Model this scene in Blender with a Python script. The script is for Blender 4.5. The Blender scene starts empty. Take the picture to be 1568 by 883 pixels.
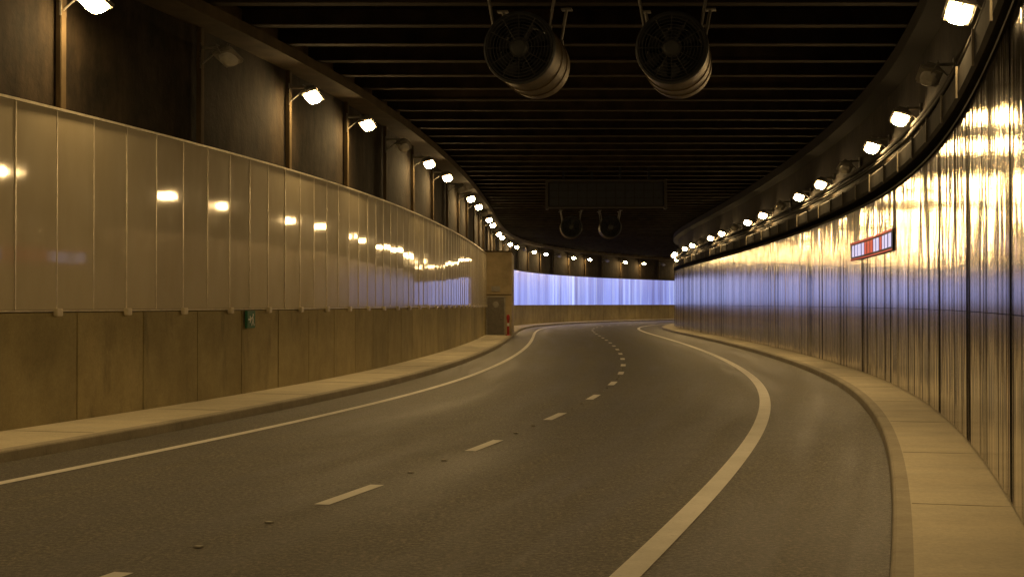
import bpy, bmesh, math, random
from mathutils import Vector, Matrix
random.seed(7)
scene=bpy.context.scene
scene.view_settings.view_transform='Standard'
scene.view_settings.look='None'
scene.view_settings.exposure=0

# ------------------------------------------------------------ centre line
SL=[(-60,.42),(-10,.34),(0,.31),(10,.285),(16,.262),(21,.235),(26,.20),(31,.165),(36,.13),(41,.10),(50,.07),(60,.05),(75,.03),(90,.022),(100,.032),
    (110,.06),(120,.12),(130,.2),(145,.34),(160,.5),(180,.7),(200,.9),(240,1.2)]
def slope(D):
    for (a,b),(c,d) in zip(SL,SL[1:]):
        if a<=D<=c: return b+(d-b)*(D-a)/(c-a)
    return SL[-1][1]
dd=.1; Ds=[-50+i*dd for i in range(int(285/dd))]
X=[0.0];S=[0.0]
for i in range(1,len(Ds)):
    m=slope(Ds[i-1]+dd/2); X.append(X[-1]+m*dd); S.append(S[-1]+dd*math.sqrt(1+m*m))
def idx(D): return int(round((D+50)/dd))
x0=X[idx(20.9)]; X=[v-x0-.2 for v in X]
s0=S[idx(0)]; S=[v-s0 for v in S]
def atD(D): return S[idx(D)]
import bisect
def frame(s):
    i=min(max(bisect.bisect_left(S,s),1),len(S)-1)
    t=(s-S[i-1])/(S[i]-S[i-1])
    D=Ds[i-1]+t*dd; x=X[i-1]+t*(X[i]-X[i-1]); m=slope(D); l=math.sqrt(1+m*m)
    return x,D,m/l,1/l
def P(s,off,z=0):
    x,y,tx,ty=frame(s)
    return Vector((x+off*ty,y-off*tx,z))
def ang(s):
    _,_,tx,ty=frame(s); return math.atan2(-tx,ty)
SA,SB=atD(-30),atD(210)

# ------------------------------------------------------------ materials
def newmat(name):
    m=bpy.data.materials.new(name); m.use_nodes=True
    nt=m.node_tree; b=nt.nodes['Principled BSDF']
    return m,nt,b
def N(nt,t,**k):
    n=nt.nodes.new(t)
    for a,v in k.items(): setattr(n,a,v)
    return n
def noise(nt,vec,scale,detail=4,rough=.55):
    n=N(nt,'ShaderNodeTexNoise'); n.inputs['Scale'].default_value=scale
    n.inputs['Detail'].default_value=detail; n.inputs['Roughness'].default_value=rough
    if vec is not None: nt.links.new(vec,n.inputs['Vector'])
    return n.outputs['Fac']
def mapping(nt,src,scale):
    m=N(nt,'ShaderNodeMapping'); m.inputs['Scale'].default_value=scale
    nt.links.new(src,m.inputs['Vector']); return m.outputs['Vector']
def ramp(nt,fac,stops):
    r=N(nt,'ShaderNodeValToRGB'); e=r.color_ramp.elements
    while len(e)<len(stops): e.new(.5)
    for el,(p,c) in zip(e,stops):
        el.position=p; el.color=(*c,1) if len(c)==3 else c
    nt.links.new(fac,r.inputs['Fac']); return r.outputs['Color']
def mix(nt,a,b,fac,mode='MIX'):
    m=N(nt,'ShaderNodeMix',data_type='RGBA',blend_type=mode)
    for sock,v in ((m.inputs[6],a),(m.inputs[7],b),(m.inputs[0],fac)):
        if isinstance(v,(int,float)): sock.default_value=v
        elif isinstance(v,tuple): sock.default_value=(*v,1)
        else: nt.links.new(v,sock)
    return m.outputs[2]
def bump(nt,b,h,strength,dist):
    n=N(nt,'ShaderNodeBump'); n.inputs['Strength'].default_value=strength; n.inputs['Distance'].default_value=dist
    nt.links.new(h,n.inputs['Height']); nt.links.new(n.outputs['Normal'],b.inputs['Normal'])
def tc(nt,which): return N(nt,'ShaderNodeTexCoord').outputs[which]
def simple(name,col,rough=.5,metal=0,var=.15,scale=6,spec=.5):
    m,nt,b=newmat(name)
    o=tc(nt,'Object'); f=noise(nt,o,scale,5)
    c=ramp(nt,f,[(.3,tuple(v*(1-var) for v in col)),(.7,tuple(v*(1+var) for v in col))])
    nt.links.new(c,b.inputs['Base Color']); b.inputs['Roughness'].default_value=rough; b.inputs['Metallic'].default_value=metal
    b.inputs['Specular IOR Level'].default_value=spec
    return m
def emit(name,col,st,samp=None):
    m,nt,b=newmat(name); b.inputs['Base Color'].default_value=(*[min(1,c*.5) for c in col],1)
    b.inputs['Emission Color'].default_value=(*col,1); b.inputs['Emission Strength'].default_value=st
    if samp: m.cycles.emission_sampling=samp
    return m

def m_asphalt():
    m,nt,b=newmat('asphalt'); o=tc(nt,'Object'); uv=tc(nt,'UV')
    fine=noise(nt,o,19,5,.95); mid=noise(nt,o,2.2,6,.75)
    big=noise(nt,mapping(nt,uv,(.07,1.0,1)),1.3,6,.65)
    c=ramp(nt,fine,[(.38,(.020,.019,.017)),(.5,(.088,.083,.070)),(.62,(.28,.26,.215))])
    c=mix(nt,c,ramp(nt,big,[(.32,(.58,.58,.64)),(.68,(1.3,1.28,1.15))]),1,'MULTIPLY')
    c=mix(nt,c,ramp(nt,mid,[(.3,(.75,.75,.75)),(.7,(1.22,1.22,1.18))]),1,'MULTIPLY')
    nt.links.new(c,b.inputs['Base Color'])
    r=ramp(nt,big,[(.3,(.45,)*3),(.7,(.68,)*3)]); nt.links.new(r,b.inputs['Roughness'])
    bump(nt,b,fine,.9,.02); return m
def m_paint():
    m,nt,b=newmat('road_paint'); o=tc(nt,'Object')
    f=noise(nt,o,22,6,.85); g=noise(nt,o,1.4,3)
    c=ramp(nt,f,[(.30,(.30,.28,.23)),(.40,(.76,.74,.68)),(.7,(.88,.86,.8))])
    c=mix(nt,c,ramp(nt,g,[(.3,(.82,.82,.8)),(.7,(1,1,1))]),1,'MULTIPLY')
    nt.links.new(c,b.inputs['Base Color']); b.inputs['Roughness'].default_value=.6
    bump(nt,b,f,.4,.004); return m
def m_concrete(name,dark,light,stain=.5,rough=.75):
    m,nt,b=newmat(name); uv=tc(nt,'UV'); o=tc(nt,'Object')
    f=noise(nt,o,.8,8,.72); st=noise(nt,mapping(nt,uv,(1.1,.28,1)),1.2,6,.7); fine=noise(nt,o,24,5,.8)
    c=ramp(nt,f,[(.3,dark),(.72,light)])
    c=mix(nt,c,ramp(nt,st,[(.28,(1-stain,)*3),(.44,(1,1,1)),(.75,(1.12,1.10,1.05))]),1,'MULTIPLY')
    c=mix(nt,c,ramp(nt,fine,[(.3,(.82,)*3),(.7,(1.1,)*3)]),1,'MULTIPLY')
    at=N(nt,'ShaderNodeAttribute',attribute_name='rnd')
    c=mix(nt,c,ramp(nt,at.outputs['Fac'],[(0,(1,1,1)),(.02,(.86,.86,.84)),(1,(1.1,1.08,1.04))]),1,'MULTIPLY')
    nt.links.new(c,b.inputs['Base Color']); b.inputs['Roughness'].default_value=rough
    bump(nt,b,fine,.35,.01); return m
def m_panel(name,col,rough,metal,ripple,dist,vstretch,coat=0,spread=.18,dirt_lo=.78,aniso=0):
    m,nt,b=newmat(name); uv=tc(nt,'UV'); at=N(nt,'ShaderNodeAttribute',attribute_name='rnd')
    c=ramp(nt,at.outputs['Fac'],[(0,tuple(v*(1-spread) for v in col)),(1,tuple(v*(1+spread) for v in col))])
    dirt=noise(nt,mapping(nt,uv,(.8,.3,1)),1.5,5,.6)
    c=mix(nt,c,ramp(nt,dirt,[(.3,(dirt_lo,dirt_lo*.98,dirt_lo*.93)),(.6,(1,1,1))]),1,'MULTIPLY')
    if aniso:
        b.inputs['Anisotropic'].default_value=aniso; b.inputs['Anisotropic Rotation'].default_value=.25
        tg=N(nt,'ShaderNodeTangent',direction_type='UV_MAP',uv_map='UVMap'); nt.links.new(tg.outputs[0],b.inputs['Tangent'])
    nt.links.new(c,b.inputs['Base Color']); b.inputs['Metallic'].default_value=metal
    sm=noise(nt,mapping(nt,uv,(1,.5,1)),3,4)
    nt.links.new(ramp(nt,sm,[(.3,(rough*.8,)*3),(.7,(rough*1.25,)*3)]),b.inputs['Roughness'])
    if coat: b.inputs['Coat Weight'].default_value=coat; b.inputs['Coat Roughness'].default_value=.05
    w=noise(nt,mapping(nt,uv,(ripple,vstretch,1)),1,2,.5)
    bump(nt,b,w,1,dist)
    if coat:
        nt.links.new(b.inputs['Normal'].links[0].from_socket,b.inputs['Coat Normal'])
    return m
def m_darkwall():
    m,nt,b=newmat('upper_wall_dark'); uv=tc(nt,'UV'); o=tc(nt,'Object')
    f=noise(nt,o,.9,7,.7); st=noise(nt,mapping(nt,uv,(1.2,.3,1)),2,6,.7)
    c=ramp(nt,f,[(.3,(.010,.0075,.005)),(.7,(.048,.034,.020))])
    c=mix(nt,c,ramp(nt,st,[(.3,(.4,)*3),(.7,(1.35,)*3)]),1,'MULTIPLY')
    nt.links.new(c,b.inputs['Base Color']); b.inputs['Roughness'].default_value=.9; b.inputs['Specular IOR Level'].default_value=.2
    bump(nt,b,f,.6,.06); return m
def m_bluelight():  # blue light from around the bend, painted in as streaked emission
    m,nt,b=newmat('painted_blue_light'); uv=tc(nt,'UV')
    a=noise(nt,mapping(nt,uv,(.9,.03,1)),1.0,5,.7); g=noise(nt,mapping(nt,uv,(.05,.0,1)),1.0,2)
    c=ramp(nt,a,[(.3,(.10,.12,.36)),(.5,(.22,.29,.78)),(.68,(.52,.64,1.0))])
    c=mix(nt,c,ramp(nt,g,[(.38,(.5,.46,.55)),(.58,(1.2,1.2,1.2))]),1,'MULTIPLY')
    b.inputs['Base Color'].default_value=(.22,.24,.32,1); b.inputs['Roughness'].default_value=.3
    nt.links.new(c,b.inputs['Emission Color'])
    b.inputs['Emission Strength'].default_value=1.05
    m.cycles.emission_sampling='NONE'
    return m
ASPH=m_asphalt(); PAINT=m_paint()
CONC=m_concrete('wall_concrete',(.30,.25,.13),(.50,.43,.24),.45)
PATH=m_concrete('path_concrete',(.50,.45,.33),(.68,.62,.46),.15)
KERB=m_concrete('kerb_concrete',(.28,.25,.18),(.46,.41,.31),.35)
LPAN=m_panel('cream_enamel_panel',(.60,.53,.38),.5,.0,1.0,.0035,.35,.8,.06,.88)
RPAN=m_panel('ribbed_metal_panel',(.55,.48,.40),.12,.97,20,.0012,.02,.0,.45,.85,.85)
DARK=m_darkwall(); BLUE=m_bluelight()
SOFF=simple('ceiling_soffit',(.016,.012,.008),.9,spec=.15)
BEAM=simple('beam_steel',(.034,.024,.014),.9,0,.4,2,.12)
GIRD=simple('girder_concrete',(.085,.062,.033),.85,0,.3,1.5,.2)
DUCT=simple('duct_matt',(.030,.026,.020),.9,0,.3,2,.2)
JOINT=simple('joint_dark',(.03,.026,.02),.9)
PJOINT=simple('path_joint',(.2,.18,.13),.9)
TRIM=simple('aluminium_trim',(.8,.74,.6),.3,.6)
GALV=simple('galvanised_steel',(.42,.40,.36),.45,.6)
DGREY=simple('dark_paint',(.018,.018,.020),.6,.1)
FAN=simple('fan_casing',(.13,.095,.05),.5,.3,.35,3)
FANG=simple('fan_guard',(.060,.064,.072),.5,.4)
LENS=emit('lamp_glass_lit',(1,.66,.275),245)
LOFF=simple('lamp_glass_off',(.55,.55,.55),.15,.1)
HOUS=simple('lamp_housing',(.30,.29,.27),.5,.4)
RED=simple('red_paint',(.40,.03,.03),.4); WHITE=simple('white_paint',(.75,.75,.72),.5)
STUD=simple('stud_grey',(.35,.33,.28),.5)
DOOR=simple('door_grey',(.22,.2,.17),.5)
EARTH=simple('earth',(.09,.07,.05),.95,0,.3,.3)

# ------------------------------------------------------------ mesh helpers
def parent(name):
    e=bpy.data.objects.new(name,None); scene.collection.objects.link(e); return e
def mkobj(name,verts,faces,mats,mi=None,uvs=None,rnd=None,par=None,smooth=False):
    me=bpy.data.meshes.new(name); me.from_pydata([tuple(v) for v in verts],[],faces)
    for m in (mats if isinstance(mats,list) else [mats]): me.materials.append(m)
    if mi: me.polygons.foreach_set('material_index',mi)
    if uvs:
        l=me.uv_layers.new(name='UVMap')
        for p in me.polygons:
            for li in p.loop_indices: l.data[li].uv=uvs[me.loops[li].vertex_index]
    if rnd:
        a=me.color_attributes.new(name='rnd',type='FLOAT_COLOR',domain='POINT')
        for i,r in enumerate(rnd): a.data[i].color=(r,r,r,1)
    if smooth: me.polygons.foreach_set('use_smooth',[True]*len(me.polygons))
    me.update()
    o=bpy.data.objects.new(name,me); scene.collection.objects.link(o)
    if par: o.parent=par
    return o
def strip(name,pts,mat,sa=None,sb=None,step=.5,par=None,smooth=False):
    sa=SA if sa is None else sa; sb=SB if sb is None else sb
    n=max(1,int((sb-sa)/step)); V=[];U=[];F=[]
    cum=[0]
    for a,b in zip(pts,pts[1:]): cum.append(cum[-1]+math.hypot(b[0]-a[0],b[1]-a[1]))
    k=len(pts)
    for i in range(n+1):
        s=sa+(sb-sa)*i/n
        for j,(o,z) in enumerate(pts): V.append(P(s,o,z)); U.append((s,cum[j]))
    for i in range(n):
        for j in range(k-1):
            a=i*k+j; F.append((a,a+1,a+k+1,a+k))
    return mkobj(name,V,F,mat,uvs=U,par=par,smooth=smooth)
def panels(name,off,side,z0,z1,w,gap,mat,sa,sb,par,jit=.004,bev=.012,ret=.02):
    V=[];F=[];U=[];R=[]
    s=sa
    while s<sb:
        r=random.uniform(.03,1); a,b=s+gap/2,s+w-gap/2
        ja,jb=random.uniform(-jit,jit),random.uniform(-jit,jit); jt=random.uniform(-jit,jit)*.5
        base=len(V)
        for (ss,zz,d,j) in ((a,z0,1,ja),(b,z0,1,jb),(b,z1,1,jb+jt),(a,z1,1,ja+jt)):
            V.append(P(ss,off-side*ret,zz)); U.append((ss,zz)); R.append(r)
        for (ss,zz,j) in ((a+bev,z0+bev,ja),(b-bev,z0+bev,jb),(b-bev,z1-bev,jb+jt),(a+bev,z1-bev,ja+jt)):
            V.append(P(ss,off+j,zz)); U.append((ss+r*37,zz+r*5)); R.append(r)
        F.append((base+4,base+5,base+6,base+7))
        for q in range(4):
            F.append((base+q,base+(q+1)%4,base+4+(q+1)%4,base+4+q))
        s+=w
    return mkobj(name,V,F,mat,uvs=U,rnd=R,par=par)
def ribbed(name,off,z0,z1,mat,sa,sb,par,seed):
    """folded sheet: narrow flat ribs of uneven width, each turned a little differently"""
    rg=random.Random(seed); V=[];F=[];U=[];R=[]
    s=sa; sheet=0
    yaw=0
    while s<sb:
        if sheet<=0: sheet=rg.randint(5,8); yaw=rg.uniform(-.012,.012)
        w=rg.uniform(.07,.2); sheet-=1
        g=.004 if sheet else .012
        t=rg.gauss(0,.028)+yaw; d=max(-.006,min(.006,w*t/2)); r=rg.uniform(.03,1); u=rg.uniform(0,90)
        base=len(V)
        for ss,j in ((s,-d),(s+w-g,d)):
            for zz in (z0,z1):
                V.append(P(ss,off+j,zz)); U.append((ss+u,zz)); R.append(r)
        # return into the groove
        V.append(P(s+w-g,off+.02,z0));U.append((s+w+u,z0));R.append(r)
        V.append(P(s+w-g,off+.02,z1));U.append((s+w+u,z1));R.append(r)
        F.append((base,base+2,base+3,base+1)); F.append((base+2,base+4,base+5,base+3))
        s+=w
    return mkobj(name,V,F,mat,uvs=U,rnd=R,par=par)
class MB:
    def __init__(s): s.v=[];s.f=[];s.m=[]
    def box(s,c,d,mi=0,M=None,bev=0):
        c=Vector(c); hx,hy,hz=d[0]/2,d[1]/2,d[2]/2
        if bev<=0:
            pts=[(x,y,z) for x in(-hx,hx) for y in(-hy,hy) for z in(-hz,hz)]
            fs=[(0,1,3,2),(4,6,7,5),(0,4,5,1),(2,3,7,6),(0,2,6,4),(1,5,7,3)]
        else:
            bm=bmesh.new(); bmesh.ops.create_cube(bm,size=1)
            for v in bm.verts: v.co=Vector((v.co.x*d[0],v.co.y*d[1],v.co.z*d[2]))
            bmesh.ops.bevel(bm,geom=bm.edges[:],offset=bev,segments=2,affect='EDGES')
            bm.verts.index_update(); pts=[tuple(v.co) for v in bm.verts]; fs=[tuple(v.index for v in f.verts) for f in bm.faces]; bm.free()
        b=len(s.v)
        for p in pts:
            q=Vector(p)
            q=(M@q if M else q)+c
            s.v.append(q)
        for f in fs: s.f.append(tuple(b+i for i in f)); s.m.append(mi)
    def rod(s,a,b,r,mi=0,n=8):
        a,b=Vector(a),Vector(b); d=(b-a); q=d.to_track_quat('Z','Y').to_matrix(); base=len(s.v)
        for k,p in enumerate((a,b)):
            for i in range(n):
                t=2*math.pi*i/n; s.v.append(p+q@Vector((r*math.cos(t),r*math.sin(t),0)))
        for i in range(n):
            j=(i+1)%n; s.f.append((base+i,base+j,base+n+j,base+n+i)); s.m.append(mi)
        s.f.append(tuple(base+i for i in reversed(range(n)))); s.m.append(mi)
        s.f.append(tuple(base+n+i for i in range(n))); s.m.append(mi)
    def lathe(s,prof,mi=0,n=40,axis='Y',c=(0,0,0)):
        base=len(s.v); c=Vector(c)
        for (r,h) in prof:
            for i in range(n):
                t=2*math.pi*i/n
                if axis=='Y': s.v.append(c+Vector((r*math.cos(t),h,r*math.sin(t))))
                else: s.v.append(c+Vector((r*math.cos(t),r*math.sin(t),h)))
        for k in range(len(prof)-1):
            for i in range(n):
                j=(i+1)%n; s.f.append((base+k*n+i,base+k*n+j,base+(k+1)*n+j,base+(k+1)*n+i)); s.m.append(mi)
    def torus(s,R,r,h,mi,n=40):
        s.lathe([(R+r*math.cos(t),h+r*math.sin(t)) for t in [2*math.pi*i/6 for i in range(7)]],mi,n)
    def mesh(s,name,mats,smooth=False):
        me=bpy.data.meshes.new(name); me.from_pydata([tuple(v) for v in s.v],[],s.f)
        for m in mats: me.materials.append(m)
        me.polygons.foreach_set('material_index',s.m)
        me.update()
        if smooth:
            me.polygons.foreach_set('use_smooth',[True]*len(me.polygons))
            try: me.set_sharp_from_angle(angle=math.radians(35))
            except Exception: pass
        return me
    def obj(s,name,mats,par=None,smooth=False,M=None):
        o=bpy.data.objects.new(name,s.mesh(name,mats,smooth)); scene.collection.objects.link(o)
        if par: o.parent=par
        if M: o.matrix_world=M
        return o

# ------------------------------------------------------------ dimensions (offsets from lane line)
LL,RL=-4.12,3.62
LK,RK=-5.35,5.5
LW,RW=-6.95,6.55
CEIL=7.95; PZ=.15
mkobj('ground',[(-700,-500,-.25),(700,-500,-.25),(700,900,-.25),(-700,900,-.25)],[(0,1,2,3)],EARTH)
strip('road',[(LK-.1,0),(LL,0.0),(0,.0),(RL,0),(RK+.1,0)],ASPH)
mk=parent('road_markings')
strip('edge_line_a',[(LL-.085,.006),(LL+.085,.006)],PAINT,par=mk)
strip('edge_line_b',[(RL-.11,.006),(RL+.11,.006)],PAINT,par=mk)
V=[];F=[];U=[]
e0=atD(20.9); k=-8
while e0+k*5.32<SB-5:
    b=e0+k*5.32; a=b-1.6; n=3; base=len(V)
    for i in range(n+1):
        for o in(-.08,.08): V.append(P(a+(b-a)*i/n,o,.006)); U.append((a,o))
    for i in range(n): F.append((base+2*i,base+2*i+1,base+2*i+3,base+2*i+2))
    k+=1
mkobj('lane_dashes',V,F,PAINT,uvs=U,par=mk)
st=MB()
k=-6
while e0+k*5.32<atD(60):
    b=e0+k*5.32
    for q in (1.15,2.5):
        p=P(b+q,0,.009); st.box(p,(.07,.07,.014),0,Matrix.Rotation(ang(b+q),3,'Z'),.005)
    k+=1
st.obj('road_studs',[STUD],par=mk)

for nm,kk,ww,sg in (('footpath',LK,LW,-1),('footpath.001',RK,RW,1)):
    f=parent(nm)
    strip('kerb',[(kk-sg*.012,-.05),(kk,.12),(kk+sg*.012,.14),(kk+sg*.035,PZ),(kk+sg*.16,PZ)],KERB,par=f)
    strip('slab',[(kk+sg*.16,PZ),(ww+sg*.1,PZ+.01)],PATH,par=f)
    jm=MB(); s=SA+1
    while s<SB-1:
        a=P(s,kk+sg*.17,PZ+.003);b=P(s,ww,PZ+.013); c=(a+b)/2
        jm.box(c,((a-b).length,.007,.003),0,Matrix.Rotation(ang(s),3,'Z')); s+=4.6
    jm.obj('joints',[PJOINT],par=f)

# left wall
wl=parent('tunnel_wall')
CB=1.9; LT=5.0; RT=4.62
strip('backing',[(LW-.05,-.1),(LW-.05,LT)],JOINT,par=wl)
panels('concrete_base',LW+.02,1,PZ+.0,CB-.03,2.33,.03,CONC,SA,SB,wl,.004,.012,.03)
BL0=atD(112)
panels('cladding',LW+.05,1,CB,LT,1.15,.016,LPAN,SA,BL0,wl,.006)
panels('cladding_blue_glow',LW+.05,1,CB,LT-.15,1.15,.016,BLUE,BL0,SB,wl,.004)  # plain cladding; its blue light is put in as glow
strip('cap_trim',[(LW-.05,LT+.03),(LW+.075,LT+.03),(LW+.075,LT-.01)],TRIM,sb=BL0,par=wl)
strip('base_trim',[(LW+.065,CB+.004),(LW+.065,CB-.02),(LW-.02,CB-.022)],TRIM,par=wl)
tm=MB(); s=SA; i=0
while s<atD(112):
    p=P(s,LW+.054,(CB+LT)/2); tm.box(p,(.014,.026,LT-CB-.03),0,Matrix.Rotation(ang(s),3,'Z'))
    if i%2==0:
        p=P(s,LW+.085,CB-.03); tm.box(p,(.08,.16,.12),0,Matrix.Rotation(ang(s),3,'Z'),.01)
    s+=1.15; i+=1
tm.obj('panel_trims',[TRIM],par=wl)
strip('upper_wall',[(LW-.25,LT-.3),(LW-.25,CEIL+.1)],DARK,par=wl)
strip('top_ledge',[(LW-.25,LT+.02),(LW-.05,LT+.02)],GIRD,par=wl)

# right wall
wr=parent('tunnel_wall.001')
strip('backing',[(RW+.05,-.1),(RW+.05,RT)],JOINT,par=wr)
ribbed('lower_cladding',RW,PZ+.02,CB-.004,RPAN,SA,SB,wr,3)
ribbed('upper_cladding',RW,CB+.004,RT,RPAN,SA,SB,wr,3)
strip('cap_trim',[(RW+.05,RT+.02),(RW-.03,RT+.02),(RW-.03,RT-.02)],DUCT,par=wr)
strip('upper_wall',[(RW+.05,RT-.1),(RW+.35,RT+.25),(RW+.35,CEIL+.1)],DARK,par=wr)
strip('service_duct',[(RW+.34,RT+.22),(RW-.02,RT+.24),(RW-.06,RT+.3),(RW-.06,RT+.62),(RW-.02,RT+.68),(RW+.34,RT+.7)],DUCT,par=wr)
for j,(o,z,r) in enumerate(((.05,5.5,.035),(.12,5.62,.03),(.2,5.8,.05))):
    strip('conduit_%d'%j,[(RW+o+r*math.cos(t),z+r*math.sin(t)) for t in [2*math.pi*q/8 for q in range(9)]],DUCT,par=wr,smooth=True,step=1)
dm=MB(); s=SA
while s<SB:
    dm.box(P(s,RW-.07,RT+.46),(.03,.05,.44),0,Matrix.Rotation(ang(s),3,'Z'))
    s+=2.69
dm.obj('duct_brackets',[simple('bracket_dull',(.10,.085,.06),.7)],par=wr)

# ceiling
ce=parent('tunnel_ceiling')
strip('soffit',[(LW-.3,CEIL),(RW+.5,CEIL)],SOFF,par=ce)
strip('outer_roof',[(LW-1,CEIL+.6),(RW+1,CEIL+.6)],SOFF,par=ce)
bm_=MB(); D=-28
while D<200:
    s=atD(D)
    if D<120:
        x,y,tx,ty=frame(s); w=1/ty
        a=Vector((x+LW*w,D,0)); b=Vector((x+RW*w,D,0)); L=(b-a).length+.4; R=Matrix.Identity(3)
    else:
        a=P(s,LW);b=P(s,RW); L=(b-a).length+.4; R=Matrix.Rotation(ang(s),3,'Z')
    c=(a+b)/2
    bm_.box((c.x,c.y,CEIL-.16),(L,.10,.30),0,R)
    bm_.box((c.x,c.y,CEIL-.325),(L,.30,.035),0,R)
    D+=2.1
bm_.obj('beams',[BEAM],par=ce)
strip('edge_girder',[(LW-.24,7.35),(LW+.45,7.35),(LW+.45,7.58)],GIRD,par=ce)
strip('edge_girder_web',[(LW+.2,7.36),(LW+.2,CEIL-.01)],GIRD,par=ce)
strip('edge_girder_b',[(RW+.34,7.2),(RW-.1,7.25),(RW-.1,7.58)],SOFF,par=ce)

# ------------------------------------------------------------ lamps
def lampmesh(lit,arm,tx=14,ty=-16):
    b=MB()
    T=Matrix.Rotation(math.radians(ty),3,'Y')@Matrix.Rotation(math.radians(tx),3,'X')
    b.box((0,0,.02),(.40,.62,.09),0,T,.03)
    b.box(T@Vector((0,0,.10)),(.26,.40,.08),0,T,.03)
    for q in range(5): b.box(T@Vector((0,-.2+q*.1,.15)),(.22,.012,.04),0,T)
    n=12; prof=[(1,-.03),(.88,-.08),(.45,-.12)]
    base=len(b.v)
    for (r,h) in prof:
        for i in range(n):
            t=2*math.pi*i/n
            c,s_=math.cos(t),math.sin(t)
            sx=abs(c)**.7*(1 if c>0 else -1); sy=abs(s_)**.7*(1 if s_>0 else -1)
            b.v.append(T@Vector((.16*r*sx,.25*r*sy,h)))
    for k in range(len(prof)-1):
        for i in range(n):
            j=(i+1)%n; b.f.append((base+k*n+i,base+(k+1)*n+i,base+(k+1)*n+j,base+k*n+j)); b.m.append(1)
    b.f.append(tuple(base+(len(prof)-1)*n+i for i in range(n))); b.m.append(1)
    for y in(-.33,.33): b.rod((0,y,0),(-.12,y,.2),.014,0)
    b.rod((-.12,-.33,.2),(-.12,.33,.2),.016,0)
    b.rod((-.12,0,.2),(-arm,0,.2),.03,0)
    b.rod((-.12,0,.2),(-arm,0,-.12),.016,0)
    b.box((-arm+.01,0,.05),(.03,.16,.5),0)
    return b.mesh('floodlight',[HOUS,LENS if lit else LOFF],True)
ML={}
for lit in(0,1): ML[('L',lit)]=lampmesh(lit,.55,-17); ML[('R',lit)]=lampmesh(lit,.42,17)
sL=atD(22.6)-1.8; sR=atD(20.6)
pm=MB(); k=-8
while sL+k*5.42<SB-3:
    s=sL+k*5.42; lit=0 if k%3==1 else 1
    a=ang(s)
    o=bpy.data.objects.new('floodlight',ML[('L',lit)]); scene.collection.objects.link(o)
    o.location=P(s,LW+.40,6.75); o.rotation_euler=(0,0,a)
    pm.box(P(s,LW-.17,(LT+7.35)/2),(.10,.16,7.35-LT),0,Matrix.Rotation(a,3,'Z'),.01)
    k+=1
pm.obj('wall_posts',[GIRD],par=wl)
k=-7
while sR+k*5.38<SB-3:
    s=sR+k*5.38; lit=0 if k%3==1 else 1
    o=bpy.data.objects.new('floodlight',ML[('R',lit)]); scene.collection.objects.link(o)
    o.location=P(s,RW-.08,5.93); o.rotation_euler=(0,0,ang(s)+math.pi)
    k+=1

# ------------------------------------------------------------ jet fans
HANG=simple('hanger_steel',(.22,.21,.2),.5,.5)
def fan(loc,a):
    e=bpy.data.objects.new('jet_fan',None); scene.collection.objects.link(e)
    R=.60; L=2.1
    b=MB()
    b.lathe([(R-.07,.12),(R-.03,.02),(R+.02,-.02),(R+.055,0),(R+.06,.05),(R+.03,.09),(R+.03,.2)],2,56)
    b.lathe([(R+.03,.2),(R+.03,.95),(R+.05,.96),(R+.05,.99),(R+.03,1.0),
             (R+.03,L-.5),(R+.05,L-.49),(R+.05,L-.46),(R+.03,L-.45),(R+.03,L-.02),(R,L),(R-.06,L-.05)],0,56)
    b.lathe([(R-.07,.12),(R-.07,L-.05)],1,56)
    b.obj('casing',[FAN,DGREY,FANG],e,True)
    g=MB()
    for i in range(1,11): g.torus(R*i/10.2,.008,-.03,0,40)
    for i in range(12):
        t=math.pi*2*i/12; g.rod((.05*math.cos(t),-.03,.05*math.sin(t)),((R-.01)*math.cos(t),-.03,(R-.01)*math.sin(t)),.009,0,6)
    g.lathe([(.001,-.06),(.12,-.055),(.16,-.03),(.16,.0)],0,24)
    g.lathe([(.001,.25),(.15,.28),(.2,.4),(.2,.9)],1,24)
    for i in range(9):
        t=math.pi*2*i/9; base=len(g.v)
        for (r,dy,w) in((.18,.05,.14),(.52,.0,.30)):
            for q in(-1,1):
                tt=t+q*w; g.v.append(Vector((r*math.cos(tt),.45+q*.08+dy,r*math.sin(tt))))
        g.f.append((base,base+1,base+3,base+2)); g.m.append(0)
    g.lathe([(.001,1.0),(R-.075,1.0)],1,40)
    g.obj('guard_and_impeller',[FANG,DGREY],e,False)
    h=MB()
    top=7.62-loc[2]
    for y in(.25,1.7):
        for sx in(-1,1):
            h.rod((sx*.5,y,.36),(sx*.62,y,top),.03,0); h.box((sx*.62,y,top-.02),(.2,.2,.03),0)
            h.box((sx*.5,y,.37),(.1,.14,.1),0)
    h.obj('hanger_brackets',[HANG],e)
    e.location=loc; e.rotation_euler=(0,0,a)
for x,y in((.13,25.5),(2.87,25.5),(3.55,85),(5.9,85)):
    fan((x,y,6.6),ang(atD(y))+.02)

# ------------------------------------------------------------ variable message sign
e=bpy.data.objects.new('variable_message_sign',None); scene.collection.objects.link(e)
b=MB()
b.box((0,.15,0),(4.9,.35,1.05),0,None,.03)
for x in(-2.5,2.5): b.box((x,.1,0),(.12,.5,1.25),1,None,.01)
b.box((0,0,.56),(5.0,.55,.05),1); b.box((0,.0,-.56),(5.0,.3,.05),1)
for i in range(12):
    for j in range(3): b.box((-2.2+i*.4,-.03,-.32+j*.32),(.36,.02,.28),2)
for x in(-1.8,-.6,.6,1.8): b.box((x,.2,1.0),(.1,.1,.95),0)
b.obj('housing',[DGREY,simple('sign_frame',(.06,.052,.045),.6),simple('led_module',(.026,.030,.045),.6)],e)
e.location=(3.97,60,6.62); e.rotation_euler=(0,0,ang(atD(60)))

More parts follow.
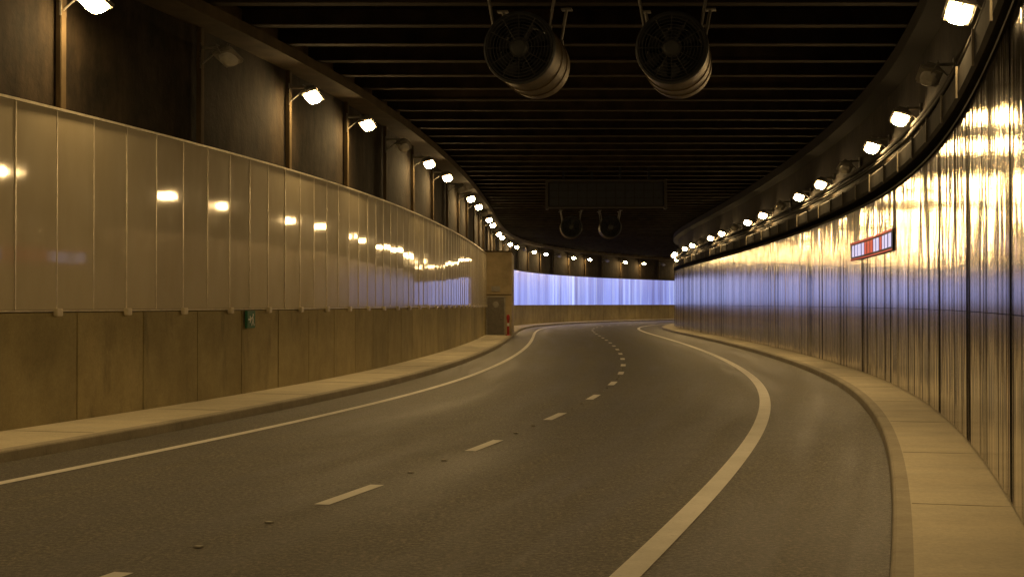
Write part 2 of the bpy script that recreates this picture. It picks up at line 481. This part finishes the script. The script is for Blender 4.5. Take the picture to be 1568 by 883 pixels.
# ------------------------------------------------------------ service room on left
e=bpy.data.objects.new('service_room',None); scene.collection.objects.link(e)
sd=atD(85); M=Matrix.Translation(P(sd,0,0))@Matrix.Rotation(ang(sd),4,'Z')
b=MB()
w0,w1=LW-.1,-5.4; cx=(w0+w1)/2; W=w1-w0
b.box((cx,3,(PZ+5.1)/2),(W,6,5.1-PZ),0,None,.02)
b.box((cx,3,5.14),(W+.1,6.1,.08),1)
b.box((cx,-.02,2.55),(W-.02,.02,.04),1)
b.obj('room_walls',[simple('render_cream',(.48,.39,.24),.7,0,.3,1),GIRD],e)
b=MB(); dx=-6.35
b.box((dx,-.03,PZ+1.1),(1.0,.05,2.2),0,None,.01)
for x in(-.54,.54): b.box((dx+x,-.04,PZ+1.13),(.08,.08,2.3),1)
b.box((dx,-.04,PZ+2.27),(1.0,.08,.08),1)
b.rod((dx+.38,-.07,1.15),(dx+.38,-.14,1.15),.02,1); b.rod((dx+.38,-.13,1.15),(dx+.25,-.13,1.15),.015,1)
b.lathe([(.001,-.075),(.17,-.07),(.19,-.055)],2,24,'Y',(dx,0,1.95))
b.box((dx,-.05,PZ+2.75),(.5,.05,.3),2)
b.obj('door',[DOOR,GALV,GALV],e)
e.matrix_world=M
b=MB()
b.lathe([(.001,0),(.16,0),(.16,.04),(.07,.07),(.06,.9),(.09,.92),(.10,1.1),(.07,1.2),(.001,1.25)],0,20,'Z')
b.lathe([(.066,.55),(.068,.56),(.068,.72),(.064,.73)],1,20,'Z')
o=b.obj('marker_post',[RED,WHITE],None,True); o.location=P(atD(83),-5.55,PZ)

# exit sign
e=bpy.data.objects.new('exit_sign',None); scene.collection.objects.link(e)
b=MB()
b.box((0,0,0),(.06,.46,.36),0,None,.01)
b.box((.034,.09,.09),(.006,.05,.05),1)
b.box((.034,.07,.01),(.006,.06,.11),1,Matrix.Rotation(.3,3,'X'))
b.box((.034,.03,-.08),(.006,.03,.12),1,Matrix.Rotation(-.6,3,'X')); b.box((.034,.11,-.08),(.006,.03,.12),1,Matrix.Rotation(.7,3,'X'))
b.box((.034,.02,.03),(.006,.1,.025),1,Matrix.Rotation(.4,3,'X'))
b.box((.034,-.12,0),(.006,.12,.04),1); b.box((.034,-.06,.03),(.006,.1,.03),1,Matrix.Rotation(-.8,3,'X')); b.box((.034,-.06,-.03),(.006,.1,.03),1,Matrix.Rotation(.8,3,'X'))
b.obj('plate',[simple('sign_green',(.03,.16,.09),.4),WHITE],e)
s=atD(28.2); e.location=P(s,LW+.08,1.68); e.rotation_euler=(0,0,ang(s))

# red/white reflection in right wall, painted as a glowing strip
e=bpy.data.objects.new('sign_reflection',None); scene.collection.objects.link(e)
sa,sb=atD(33),atD(41)
V=[];F=[];mi=[]
def q(a,b_,z0,z1,o,m_):
    n=max(1,int((b_-a)/.3))
    for i in range(n):
        u=a+(b_-a)*i/n; v=a+(b_-a)*(i+1)/n
        base=len(V); V.extend([P(u,o,z0),P(v,o,z0),P(v,o,z1),P(u,o,z1)]); F.append((base,base+1,base+2,base+3)); mi.append(m_)
q(sa,sb,3.2,3.72,RW-.04,0)
q(sa,sb,3.66,3.70,RW-.06,1); q(sa,sb,3.22,3.25,RW-.06,1)
s=sa+.15
while s<sb-.3:
    w=random.uniform(.25,.6); q(s,s+w,3.3,3.62,RW-.06,2 if random.random()<.75 else 1); s+=w+random.uniform(.08,.2)
mkobj('panel',V,F,[DGREY,emit('reflection_red',(.6,.05,.04),.8,'NONE'),emit('reflection_white',(.62,.58,.9),1.0,'NONE')],mi,par=e)  # mirrored red and white drawn with emission, no real display here

# ------------------------------------------------------------ world, camera
w=bpy.data.worlds.new('World'); scene.world=w; w.use_nodes=True
nt=w.node_tree; bg=nt.nodes['Background']; sky=nt.nodes.new('ShaderNodeTexSky'); sky.sky_type='NISHITA'; sky.sun_disc=False
sky.sun_elevation=math.radians(3); sky.sun_rotation=math.radians(120)
nt.links.new(sky.outputs[0],bg.inputs['Color']); bg.inputs['Strength'].default_value=.03
cam=bpy.data.cameras.new('camera'); co=bpy.data.objects.new('camera',cam); scene.collection.objects.link(co)
cam.lens=50; cam.sensor_width=36; cam.clip_end=3000; cam.clip_start=.05
co.location=(0,0,2.0); co.rotation_euler=(math.radians(90.62),0,0)
scene.camera=co
